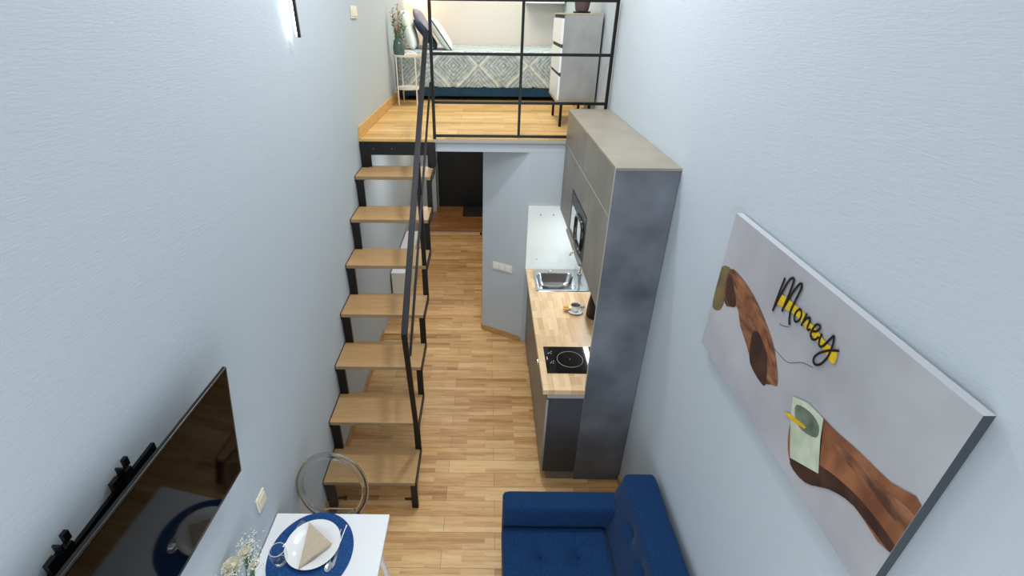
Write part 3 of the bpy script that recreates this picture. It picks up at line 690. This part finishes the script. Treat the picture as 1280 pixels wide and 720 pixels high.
# vase with carnations
vc=(-2.06,-3.19,TZ)
bm=BM(); lathe(bm,[(0,0),(.035,0),(.045,.02),(.042,.10),(.030,.15),(.036,.18),(.034,.18),(.028,.15),(.038,.10),(.040,.02),(0,.008)],vc,32); one('flower_vase',bm,'thin','clear glass vase of white flowers at the wall side of the dining table','vase',smooth='a')
def carnation(c,r,label,seed):
    random.seed(seed); th=thing('carnation',(vc[0],vc[1],TZ+.01),label,'flower','white carnations in the table vase')
    c=Vector(c); bm=BM()
    for L in range(9):
        n_=7+L*2; rad=r*(.12+.88*L/8); up=r*(.66-.62*(L/8)**1.8)
        for j in range(n_):
            a=2*PI*j/n_+L*.7+random.uniform(-.15,.15); w=2*PI/n_*.75
            ring=[]
            for s_ in range(5):
                aa=a+(s_/4-.5)*w*1.3; rr_=rad*(1+random.uniform(-.10,.10)); ring.append(c+Vector((math.cos(aa)*rr_,math.sin(aa)*rr_,up+random.uniform(-.09,.09)*r)))
            base_=[c+Vector((math.cos(a+(s_/4-.5)*w*.5)*rad*.35,math.sin(a+(s_/4-.5)*w*.5)*rad*.35,-.25*r)) for s_ in range(5)]
            R0=[bm.verts.new(p) for p in base_]; R1=[bm.verts.new(p) for p in ring]
            for s_ in range(4): bm.faces.new((R0[s_],R0[s_+1],R1[s_+1],R1[s_]))
    ball(bm,c+Vector((0,0,.12*r)),r*.48,2,(1,1,.75))
    obj('petals',bm,'petal',th)
    bm=BM(); b0=Vector((vc[0]+(c.x-vc[0])*.12,vc[1]+(c.y-vc[1])*.12,TZ+.02)); mid=b0.lerp(c,.55)+Vector((0,0,.02))
    tube(bm,[b0,mid,c-Vector((0,0,.2*r))],[.0022,.0022,.004],8); obj('stem',bm,'stem',th)
    bm=BM(); lathe(bm,[(.003,-.75*r),(.011,-.5*r),(.012,-.1*r),(0,-.1*r)],c,10); obj('calyx',bm,'green',th)
    for q in range(2):
        bm=BM(); p=b0.lerp(c,.6+.15*q); a=seed+q*2.5; d_=Vector((math.cos(a),math.sin(a),.5)); s_=Vector((-math.sin(a),math.cos(a),0))
        vs=[bm.verts.new(v) for v in (p,p+d_*.02+s_*.004,p+d_*.05,p+d_*.02-s_*.004)]; bm.faces.new(vs); obj('leaf',bm,'green',th)
carnation((-2.100,-3.130,1.045),.041,'large white carnation, the leftmost bloom in the table vase',3)
carnation((-2.066,-3.075,1.055),.031,'medium white carnation just right of the largest bloom in the vase',5)
carnation((-2.015,-3.115,1.03),.022,'small half-open cream carnation lowest on the right of the vase',8)
def gyp(c,r,label,seed,n_=130):
    random.seed(seed); th=thing('baby_breath',(vc[0],vc[1],TZ+.01),label,'filler flower','baby breath sprays in the table vase')
    c=Vector(c); bm=BM(); bs=BM(); b0=Vector((vc[0],vc[1],TZ+.12)); knot=b0.lerp(c,.55)
    tube(bs,[b0,knot],.0012,5)
    for i in range(n_):
        p=c+Vector((random.gauss(0,1),random.gauss(0,1),random.gauss(0,.7)))*r*.5
        p.x=max(p.x,XL+.01)
        ball(bm,p,random.uniform(.0016,.0034),1)
        if i%4==0:
            m_=knot.lerp(p,.5)+Vector((random.uniform(-.005,.005),random.uniform(-.005,.005),0)); tube(bs,[knot,m_,p],.0005,4)
    o=obj('blossoms',bm,'tiny',th); o['kind']='stuff'
    obj('twigs',bs,'stem',th)
gyp((-2.095,-3.20,1.05),.060,'airy spray of tiny white blossoms left of the largest carnation',1,170)
gyp((-2.070,-3.035,1.055),.044,'airy spray of tiny white blossoms behind the carnations toward the table edge',2,150)
gyp((-2.015,-3.10,1.04),.036,'airy spray of tiny white blossoms overhanging the white tabletop',4,120)

# ------------------------------------------------------------ ghost chair
ch=thing('dining_chair',(-1.93,-2.58,0),'transparent acrylic chair with round hoop back behind the white table','chair')
cc=Vector((-1.930,-2.40,.628)); rx,rz=.195,.240
bm=BM(); pts=[]
for k_ in range(56):
    a=2*PI*k_/56; pts.append((cc.x+rx*math.cos(a),cc.y+.03*math.sin(a),cc.z+rz*math.sin(a)))
tube(bm,pts,.021,14,closed=True); obj('hoop_back',bm,'poly',ch,smooth=True)
bm=BM(); R0=[];R1=[]
for k_ in range(56):
    a=2*PI*k_/56
    for R_,dy in ((R0,-.003),(R1,.003)): R_.append(bm.verts.new((cc.x+(rx-.012)*math.cos(a),cc.y+.03*math.sin(a)+dy,cc.z+(rz-.012)*math.sin(a))))
bm.faces.new(R0);bm.faces.new(R1[::-1])
for k_ in range(56): bm.faces.new((R0[k_],R0[(k_+1)%56],R1[(k_+1)%56],R1[k_]))
obj('back_panel',bm,'thinpanel',ch)
bm=BM(); loft(bm,[rr(-1.91,-2.59,.150,.185,.09,.435),rr(-1.91,-2.59,.155,.19,.09,.445),rr(-1.91,-2.59,.150,.185,.09,.458),rr(-1.91,-2.59,.135,.165,.08,.452)],cap0=True); obj('seat',bm,'poly',ch,smooth='a')
for sx in (-1,1):
    for yy,ft in ((-2.45,-2.425),(-2.75,-2.79)):
        bm=BM(); tube(bm,[(-1.91+sx*.12,yy,.434),(-1.91+sx*.13,ft,.001)],[.018,.012],12); obj('leg',bm,'poly',ch,smooth='a')

# ------------------------------------------------------------ passage bits
cb=thing('low_cabinet',(-2.04,1.3,0),'low white cabinet standing in the passage behind the stairs','cabinet')
obj('body',Bx(XL+.02,-1.972,.703,1.95,.001,.44),'whitem',cb,bevel=.002)
obj('top',Bx(XL+.017,-1.965,.698,1.955,.4405,.452),'white',cb,bevel=.001)
for i in range(2): obj('door',Bx(-1.9715,-1.955,.706+i*.622,1.322+i*.622,.03,.435),'cream',cb,bevel=.001)
obj('end_panel',Bx(XL+.02,-1.96,.694,.7025,.02,.436),'cream',cb)
obj('handle',Bx(-1.9545,-1.945,.95,1.09,.36,.37),'chrome',cb)
one('door_mat',Bx(-1.44,-1.10,3.68,4.16,.001,.010),'mat_dark','dark rectangular door mat on the floor by the black entry door','door mat')
bm=BM(); lathe(bm,[(.016,0),(.018,.02),(.014,.035),(0,.036)],(-1.11,2.90,.001),14); one('door_stop',bm,'blackpl','small black door stop on the passage floor by the slanted wall','door stop',smooth='a')

# ------------------------------------------------------------ loft: bed
L0=ZL+.001
bed=thing('bed',(-1.06,2.8,L0),'bed with patterned pale blue-grey bedspread across the loft back wall','bed')
obj('base',Bx(-2.11,-.08,2.14,YB-.02,L0+.05,L0+.30),'navy',bed)
for x in (-2.05,-.14):
    for y in (2.2,3.35): obj('leg',Bx(x-.03,x+.03,y-.03,y+.03,L0,L0+.049),'blackpl',bed)
bm=BM(); rbox(bm,-2.115,-.075,2.12,YB-.015,L0+.30,2.665,.05,10); obj('mattress',bm,'pillow',bed,smooth=True)
bm=BM(); rbox(bm,-2.118,-.07,2.09,YB-.012,L0+.145,2.69,.03,30,lambda p,n_:Vector((0,-.010*math.sin(p.x*31)*max(0,min(1,(2.65-p.z)/.4)) if n_.y<-.5 else 0,.004*math.sin(p.x*9)*math.cos(p.y*8) if n_.z>.5 else 0))); obj('bedspread',bm,'spread',bed,smooth=True)
bm=BM(); rbox(bm,-2.11,-.078,2.10,YB-.03,L0+.045,L0+.17,.015,40,lambda p,n_:Vector((0,-.008*math.sin(p.x*75) if n_.y<-.5 else 0,0))); obj('valance',bm,'fringe',bed,smooth=True)
def pillow(c,w,h_,th_,rot,m,label,piping=None):
    t_=thing('pillow',c,label,'pillow'); bm=BM(); n_=16; G={}
    for s_ in (1,-1):
        for i in range(n_+1):
            for j in range(n_+1):
                u_=i/n_*2-1; v_=j/n_*2-1
                if s_==-1 and (i in (0,n_) or j in (0,n_)): G[(s_,i,j)]=G[(1,i,j)]; continue
                k_=(max(0,1-u_**4)*max(0,1-v_**4))**.55; pinch=1-.06*(1-abs(u_)**2)*abs(v_)**2; pin2=1-.06*(1-abs(v_)**2)*abs(u_)**2
                G[(s_,i,j)]=bm.verts.new((u_*w/2*pin2,s_*th_/2*k_,v_*h_/2*pinch))
    for s_ in (1,-1):
        for i in range(n_):
            for j in range(n_): bm.faces.new((G[(s_,i,j)],G[(s_,i+1,j)],G[(s_,i+1,j+1)],G[(s_,i,j+1)]))
    R_=Matrix.Rotation(rot[2],4,'Z')@Matrix.Rotation(rot[1],4,'Y')@Matrix.Rotation(rot[0],4,'X')
    edge=[G[(1,i,0)].co.copy() for i in range(n_)]+[G[(1,n_,j)].co.copy() for j in range(n_)]+[G[(1,n_-i,n_)].co.copy() for i in range(n_)]+[G[(1,0,n_-j)].co.copy() for j in range(n_)]
    bm.transform(Matrix.Translation(c)@R_); obj('cushion',bm,m,t_,smooth=True)
    if piping:
        bm=BM(); tube(bm,[Matrix.Translation(c)@R_@e for e in edge],.006,6,closed=True); obj('piping',bm,piping,t_,smooth=True)
def pil(x,y,z,w,h_,th_,lean,m,label,pp=None,yaw=0): pillow(Vector((x,y,z)),w,h_,th_,(lean,0,-PI/2+yaw),m,label,pp)
pil(-1.99,2.46,2.90,.46,.46,.12,.28,'pillow','big white pillow leaning on the left wall at the bed head')
pil(-1.80,2.50,2.86,.42,.42,.09,.72,'navy','dark navy pillow leaning between the two white pillows on the bed',yaw=.08)
pil(-1.615,2.46,2.86,.42,.44,.13,.62,'pillow','white pillow with dark piping, frontmost on the bed','navy',yaw=.12)
pil(-1.88,2.99,2.93,.46,.46,.12,.45,mat('mauve_cotton','8f8a9c',.85,color2='a49fb0',scale=20),'greyish mauve pillow behind the navy pillow on the bed')
# side table
stb=thing('side_table',(-1.93,1.80,L0),'cream two-tier round metal side table in the loft corner by the bed','side table')
bm=BM(); lathe(bm,[(0,.0),(.165,.0),(.172,.012),(.172,.022),(.166,.022),(.163,.006),(0,.006)],(-1.945,1.83,2.655),40); obj('tray_top',bm,'cream',stb,smooth='a')
bm=BM(); lathe(bm,[(0,.0),(.150,.0),(.156,.012),(.156,.020),(.150,.020),(.147,.006),(0,.006)],(-1.945,1.83,2.31),40); obj('lower_shelf',bm,'cream',stb,smooth='a')
for a in (-.9,.55,2.2,3.9):
    bm=BM(); tube(bm,[(-1.945+.160*math.cos(a),1.83+.160*math.sin(a),2.665),(-1.945+.160*math.cos(a),1.83+.160*math.sin(a),L0)],.008,8); obj('leg',bm,'cream',stb,smooth='a')
vv=(-2.03,1.78,2.6615)
bm=BM(); lathe(bm,[(0,0),(.050,0),(.062,.02),(.066,.09),(.052,.155),(.034,.18),(.036,.20),(.032,.20),(.030,.18),(.046,.155),(.060,.09),(.056,.02),(0,.008)],vv,32); one('bedside_vase',bm,'vase','smoky green glass vase with dried stems on the loft side table','vase',smooth='a')
random.seed(11)
for i in range(5):
    a=[2.6,1.2,-.3,.6,3.7][i]; r_=[.06,.03,.07,.10,.05][i]; hh=[.46,.52,.42,.30,.38][i]
    th=thing('dried_stem',(vv[0],vv[1],vv[2]+.02),['dried straw-coloured stem leaning toward the left wall','tallest upright dried stem in the loft vase','dried seed-head stem leaning toward the bed','low green leafy sprig bending toward the bed pillows','short dried stem at the back of the loft vase'][i],'dried flower','dried stems in the loft vase')
    tip=Vector((max(vv[0]+r_*math.cos(a),XL+.03),vv[1]+r_*math.sin(a),vv[2]+hh)); b0=Vector((vv[0],vv[1],vv[2]+.02))
    bm=BM(); tube(bm,[b0,Vector((vv[0]+.01*math.cos(a),vv[1]+.01*math.sin(a),vv[2]+.2)),b0.lerp(tip,.7),tip],.0025,6); obj('stem',bm,'stem' if i==3 else 'dry',th)
    bm=BM()
    for q in range(24):
        p=b0.lerp(tip,.42+.58*q/23); aa=random.uniform(0,2*PI); l_=random.uniform(.03,.065); d_=Vector((math.cos(aa),math.sin(aa),random.uniform(.2,1.1))).normalized(); s_=Vector((-math.sin(aa),math.cos(aa),0))*l_*.22
        vs=[bm.verts.new(v) for v in (p,p+d_*l_*.5+s_,p+d_*l_,p+d_*l_*.5-s_)]; bm.faces.new(vs)
        p=vv[2]
    o=obj('leaves',bm,'green' if i in (3,4,2) else 'dry',th)
    for v in o.data.vertices:
        w_=o.matrix_basis.translation
        if v.co.x+vv[0]<XL+.004: v.co.x=XL+.004-vv[0]
bm=BM(); box(bm,-1.955,-1.83,1.72,1.86,2.6625,2.676); box(bm,-1.95,-1.835,1.725,1.855,2.6765,2.688); one('book',bm,'book','pale pink closed book lying on the loft side table','book',bevel=.002)
# warm bedside wall lamp
lm=thing('bedside_lamp',(-1.98,YB-.01,3.18),'glowing warm bedside lamp on the loft back wall above the pillows','lamp')
bm=BM(); box(bm,-2.0,-1.94,YB-.012,YB-.001,3.17,3.28); obj('wall_plate',bm,'drtop',lm)
bm=BM(); lathe(bm,[(.07,0),(.055,.15),(.053,.15),(.068,0)],(-1.97,YB-.10,3.16),28); obj('lamp_shade',bm,'warm',lm,smooth='a')
bm=BM(); tube(bm,[(-1.97,YB-.012,3.23),(-1.97,YB-.10,3.23)],.006,8); obj('arm',bm,'drtop',lm)

# dresser
dr=thing('dresser',(-.20,.86,L0),'chest of drawers with white fronts and grey concrete-look sides on black legs','dresser')
DX0,DX1,DY0,DY1,DZ0,DZ1=-.355,-.018,.56,1.22,2.385,3.095
obj('carcass',Bx(DX0,DX1,DY0,DY1,DZ0,DZ1-.0),'dresserside',dr,bevel=.001)
obj('top',Bx(DX0-.022,DX1,DY0-.002,DY1+.002,DZ1+.0005,DZ1+.012),'drtop',dr)
obj('bottom_trim',Bx(DX0-.022,DX1,DY0-.002,DY1+.002,DZ0-.020,DZ0-.0005),'drtop',dr)
for i in range(3):
    a=DZ0+.003+i*(DZ1-DZ0)/3; c_=a+(DZ1-DZ0)/3-.032
    dw=obj('drawer',Bx(DX0-.020,DX0-.0005,DY0+.004,DY1-.004,a,c_),'white',dr,bevel=.001)
    obj('grip_recess',Bx(DX0-.010,DX0-.0005,DY0+.004,DY1-.004,c_+.001,c_+.027),'canvasdark',dw)
for x in (DX0+.03,DX1-.04):
    for y in (DY0+.03,DY1-.04):
        bm=BM(); box(bm,x-.012,x+.012,y-.012,y+.012,L0,DZ0-.0205); obj('leg',bm,'black',dr)
pt=thing('potted_plant',(-.165,.88,DZ1+.0125),'brown flower pot on a dark saucer standing on the loft dresser','potted plant')
pz=DZ1+.0125
bm=BM(); lathe(bm,[(0,0),(.075,0),(.085,.012),(.082,.014),(.07,.006),(0,.006)],(-.165,.85,pz),32); obj('saucer',bm,'blackpl',pt,smooth='a')
bm=BM(); lathe(bm,[(0,.007),(.055,.007),(.062,.03),(.082,.14),(.086,.15),(.080,.15),(.075,.13),(0,.13)],(-.165,.85,pz),32); obj('pot',bm,'pot',pt,smooth='a')
bm=BM(); random.seed(3)
for i in range(16):
    a=i*2.4; l_=random.uniform(.13,.22); p=Vector((-.165,.85,pz+.13)); tl=random.uniform(.3,1.0); w_=Vector((-math.sin(a),math.cos(a),0))*.013
    A_=[];B_=[]
    for q in range(6):
        t_=q/5; rad=l_*tl*(t_**1.2)*.7; zz=l_*(1.3*t_-.5*t_*t_*tl); c_=p+Vector((math.cos(a)*rad,math.sin(a)*rad,zz)); f__=math.sin(PI*min(.98,t_*.9+.08))
        c_.x=min(c_.x,XR-.02); A_.append(bm.verts.new(c_+w_*f__)); B_.append(bm.verts.new(c_-w_*f__))
    for q in range(5): bm.faces.new((A_[q],A_[q+1],B_[q+1],B_[q]))
obj('leaves',bm,'green',pt,smooth=True)
# wall-hung white box behind the dresser
wb=thing('wall_shelf',(-.22,YB-.15,3.23),'white box shelf hung on the loft back wall behind the dresser','shelf')
obj('box',Bx(-.52,-.02,YB-.30,YB-.001,3.205,3.60),'white',wb,bevel=.002)
obj('underside',Bx(-.515,-.025,YB-.295,YB-.005,3.198,3.2045),'edge',wb)

# ------------------------------------------------------------ camera
cam=bpy.data.cameras.new('camera'); co=bpy.data.objects.new('camera',cam); COL.objects.link(co)
a,rl,F_=.5129,.0098,618.32
F=Vector((0,math.cos(a),-math.sin(a))); U0=Vector((0,math.sin(a),math.cos(a))); R0=Vector((1,0,0))
R=R0*math.cos(rl)+U0*math.sin(rl); U=-R0*math.sin(rl)+U0*math.cos(rl)
mw_=Matrix.Identity(4)
for i in range(3): mw_[i][0]=R[i]; mw_[i][1]=U[i]; mw_[i][2]=-F[i]
mw_.translation=Vector((-1.0264,-4.3852,3.1289)); co.matrix_world=mw_
cam.sensor_width=36; cam.lens=F_/1280*36; cam.shift_x=(640-607.19)/1280; cam.clip_start=.05
scn.camera=co

# ------------------------------------------------------------ light
def area(name,loc,size,power,color,rot=(0,0,0),sy=None):
    l=bpy.data.lights.new(name,'AREA'); l.energy=power; l.color=color; l.size=size
    if sy: l.shape='RECTANGLE'; l.size_y=sy
    o=bpy.data.objects.new(name,l); COL.objects.link(o); o.location=loc; o.rotation_euler=rot; return o
area('ceiling_light_main',(-1.05,-2.5,ZC-.03),1.6,38,(.97,.985,1.0),sy=3.0)
area('ceiling_light_mid',(-.95,-.95,ZC-.03),.16,42,(.97,.985,1.0),sy=.16)
area('ceiling_light_loft',(-1.0,2.0,ZC-.03),1.2,46,(1.0,.96,.82),sy=1.2)
area('fill_behind',(-1.07,YF+.05,1.35),1.8,46,(.93,.97,1.0),rot=(PI/2,0,0),sy=2.2)  # added fill light behind the camera, no window modelled; lifts the lower room
area('wall_light_beam',(-2.078,-1.27,3.34),.7,7,(.95,.98,1.0),rot=(0,-PI/2,0),sy=.02)
area('passage_light',(-1.6,2.6,2.02),.5,10,(1.0,.84,.66),sy=.5)
area('passage_fill_front',(-1.45,.75,2.02),.5,9,(1.0,.97,.93),sy=.5)  # added fill under the slab to brighten walls behind the stairs
area('splash_fill',(-.05,-.45,PB-.03),.04,4,(.97,1,1),sy=.7)  # added fill, no fixture: whitens the splashback and mirrors in the hob
pl_=bpy.data.lights.new('bedside_glow','POINT'); pl_.energy=4; pl_.color=(1,.72,.42); pl_.shadow_soft_size=.05
po=bpy.data.objects.new('bedside_glow',pl_); COL.objects.link(po); po.location=(-1.97,YB-.10,3.35)
w=bpy.data.worlds.new('world'); scn.world=w; w.use_nodes=True
w.node_tree.nodes['Background'].inputs[0].default_value=(.75,.85,1,1); w.node_tree.nodes['Background'].inputs[1].default_value=.3
scn.view_settings.view_transform='Standard'; scn.view_settings.look='None'; scn.view_settings.exposure=0; scn.view_settings.gamma=1.0
scn.cycles.max_bounces=10; scn.cycles.transmission_bounces=10; scn.cycles.transparent_max_bounces=12; scn.cycles.use_denoising=True
